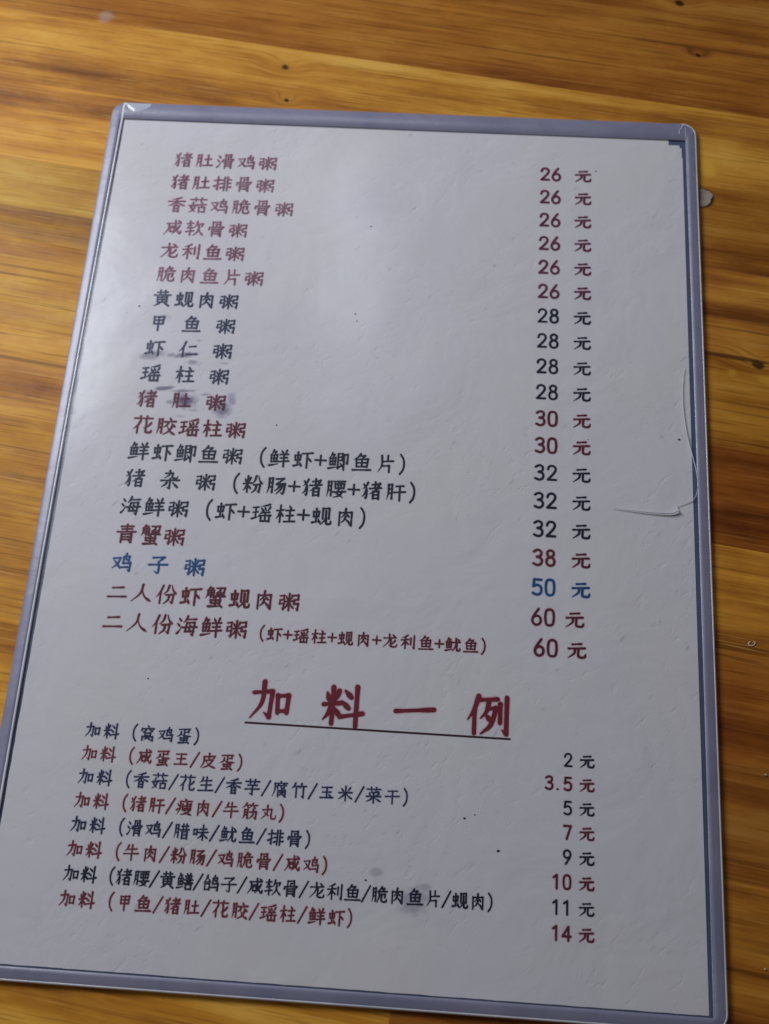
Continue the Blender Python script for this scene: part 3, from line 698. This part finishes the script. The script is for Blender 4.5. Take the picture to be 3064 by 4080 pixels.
DISH = ['猪肚滑鸡粥', '猪肚排骨粥', '香菇鸡脆骨粥', '咸软骨粥', '龙利鱼粥', '脆肉鱼片粥', '黄蚬肉粥', '甲 鱼 粥', '虾 仁 粥', '瑶 柱 粥', '猪 肚 粥', '花胶瑶柱粥',
        '鲜虾鲫鱼粥（鲜虾+鲫鱼片）', '猪 杂 粥（粉肠+猪腰+猪肝）', '海鲜粥（虾+瑶柱+蚬肉）', '青蟹粥', '鸡 子 粥', '二人份虾蟹蚬肉粥', '二人份海鲜粥']
PRICE = ['26']*6 + ['28']*4 + ['30']*2 + ['32']*3 + ['38', '50', '60', '60']
DINK = ['mauve']*6 + ['navy']*4 + ['plum', 'maroon'] + ['black']*3 + ['maroon', 'blue', 'maroon', 'maroon']
PINK = ['plum']*6 + ['black']*4 + ['maroon']*2 + ['black']*3 + ['maroon', 'blue', 'maroon', 'maroon']
for i, (d, p) in enumerate(zip(DISH, PRICE)):
    y = 17.6 + 9.85*i
    items, _ = run(d, 24.8, y - (0.3 if i >= 12 else 0), 7.95)
    if i == 18:
        items += run('（虾+瑶柱+蚬肉+龙利鱼+鱿鱼）', 71.2, y + 0.7, 5.66)[0]
    text_obj('dish_name', items, DINK[i], 0.082 if i < 6 else 0.090)
    xc = 162.6 if i == 18 else 161.6
    xy = 172.4 if i == 18 else (171.7 if i == 17 else 173.55)
    text_obj('price', [(p[0], xc - 2.05, y, 7.9), (p[1], xc + 2.05, y, 7.9), ('元', xy, y + 0.1, 7.6)], PINK[i], 0.104)
ADD = [('窝鸡蛋', '2'), ('咸蛋王/皮蛋', '3.5'), ('香菇/花生/香芋/腐竹/玉米/菜干', '5'), ('猪肝/瘦肉/牛筋丸', '7'), ('滑鸡/腊味/鱿鱼/排骨', '9'), ('牛肉/粉肠/鸡脆骨/咸鸡', '10'),
       ('猪腰/黄鳝/鸽子/咸软骨/龙利鱼/脆肉鱼片/蚬肉', '11'), ('甲鱼/猪肚/花胶/瑶柱/鲜虾', '14')]
for i, (d, p) in enumerate(ADD):
    y = 229.1 + 7.02*i
    ink = 'red' if i % 2 else 'black'
    items, _ = run('加料（' + d + '）', 23.8, y, 5.66, 5.25 if i == 6 else 5.67, 2.55 if i == 6 else None)
    text_obj('topping_name', items, 'navy' if ink == 'black' and i < 5 else ink, 0.092)
    it = [('元', 175.7, y, 5.7)]
    if p == '3.5': it += [('3', 164.3, y, 5.8), ('.', 167.4, y, 5.8), ('5', 169.9, y, 5.8)]
    else:
        for q, ch in enumerate(reversed(p)): it.append((ch, 169.9 - 3.1*q, y, 5.8))
    text_obj('topping_price', it, 'maroon' if i % 2 else 'black', 0.108)
text_obj('heading', [(c, 78.0 + 22.35*i, 216.6 + (0.3 if i else 0), 15.5) for i, c in enumerate('加料一例')], 'title', 0.098)
V, F = [], []
for i in range(28):
    x = 70.4 + 82.0*i/27
    for yy in (223.58, 224.22): V.append(W3(x, yy, BASE_Z + bump_h(x, yy)))
F = [(2*i, 2*i+1, 2*i+3, 2*i+2) for i in range(27)]
mesh_obj('heading_underline', V, F, ink_material('underline_ink', C(0.035, 0.010, 0.016), 0.2, C(0.08, 0.03, 0.04)), paper)
M_SPECK = plain('dark_speck', C(0.012, 0.011, 0.012))
for x, y, r in ((97.1, 43.3, .42), (70.4, 123.5, .36), (139.3, 248.1, .42), (142.3, 246.9, .28), (38.6, 212.2, .36), (206.0, 121.3, .5), (178.1, 15.4, .32), (149.6, 256.7, .55), (94.7, 82.3, .35), (17.0, 80.3, .5), (175.6, 123.0, .25), (94.0, 79.5, .35), (111, 267.5, .4)):
    n = 8
    V = [W3(x + r*random.uniform(.6, 1.2)*math.cos(a), y + r*random.uniform(.5, 1.0)*math.sin(a), BASE_Z + 0.005 + bump_h(x, y)) for a in [-2*math.pi*i/n for i in range(n)]]
    mesh_obj('speck', V, [tuple(range(n))], M_SPECK, paper)

# ------------------------------------------------------------------ bits lying on the table
def flake(name, outline, z0, thick, mat, rough=0.25, seed=1):
    rnd = random.Random(seed)
    n = len(outline); cx = sum(p[0] for p in outline)/n; cy = sum(p[1] for p in outline)/n
    V = []
    for f, z in ((0.94, z0), (1.0, z0 + thick*0.55), (0.9, z0 + thick), (0.55, z0 + thick*1.05)):
        for x, y in outline:
            V.append(W3(cx + (x-cx)*f + rnd.uniform(-.08, .08)*thick, cy + (y-cy)*f + rnd.uniform(-.08, .08)*thick, z + (rnd.uniform(-rough, rough)*thick if f != 0.94 else 0)))
    V.append(W3(cx, cy, z0 + thick*0.98))
    F = [tuple(range(n))]
    for r in range(3):
        for i in range(n):
            j = (i+1) % n
            F.append((r*n+i, (r+1)*n+i, (r+1)*n+j, r*n+j))
    F += [(3*n+i, 4*n, 3*n+(i+1) % n) for i in range(n)]
    return mesh_obj(name, V, F, mat, None, False)
chip = flake('wood_chip', [(216.0, 20.1), (217.4, 20.0), (218.6, 20.8), (219.5, 20.8), (221.1, 22.4), (220.9, 23.6), (220.2, 24.4), (220.1, 25.9), (218.9, 27.3), (217.2, 27.9), (216.0, 27.8)],
             0.02, 0.40, plain('pale_chip', C(0.36, 0.30, 0.23), 0.7, 220, 0.65), 0.12, 4)
tag(chip, 'pale beige flake lying on the wood against the sleeve edge', 'flake')
curl = catmull([(226.9, 188.6), (226.2, 189.4), (226.9, 190.0), (228.0, 189.6), (228.3, 188.7), (227.6, 188.9)], 4)
V, F = [], []
for i, (x, y) in enumerate(curl):
    a, b = curl[max(0, i-1)], curl[min(len(curl)-1, i+1)]
    dx, dy = b[0]-a[0], b[1]-a[1]; l = math.hypot(dx, dy) or 1
    for k in range(5):
        an = 2*math.pi*k/5
        V.append(W3(x - dy/l*0.17*math.cos(an), y + dx/l*0.17*math.cos(an), 0.18 + 0.17*math.sin(an)))
for i in range(len(curl)-1):
    for k in range(5):
        F.append((i*5+k, i*5+(k+1) % 5, (i+1)*5+(k+1) % 5, (i+1)*5+k))
tag(mesh_obj('crumb', V, F, plain('white_crumb', C(0.62, 0.58, 0.50)), None, True), 'tiny curled off-white shaving lying on the bare wood', 'crumb')
for x, y, r, s in ((229.5, 229.5, 0.42, 2), (226.6, 284.0, 0.38, 5)):
    o = flake('crumb', [(x + r*math.cos(a), y + r*0.8*math.sin(a)) for a in [2*math.pi*i/8 for i in range(8)]], 0.02, 0.4, plain('tan_crumb', C(0.50, 0.40, 0.24)), 0.15, s)
    tag(o, 'tiny round tan crumb lying on bare wood beside the topping prices' if s == 2 else 'tiny round tan crumb lying on bare wood beside the lower sleeve corner', 'crumb', None, 'round crumbs on the table')
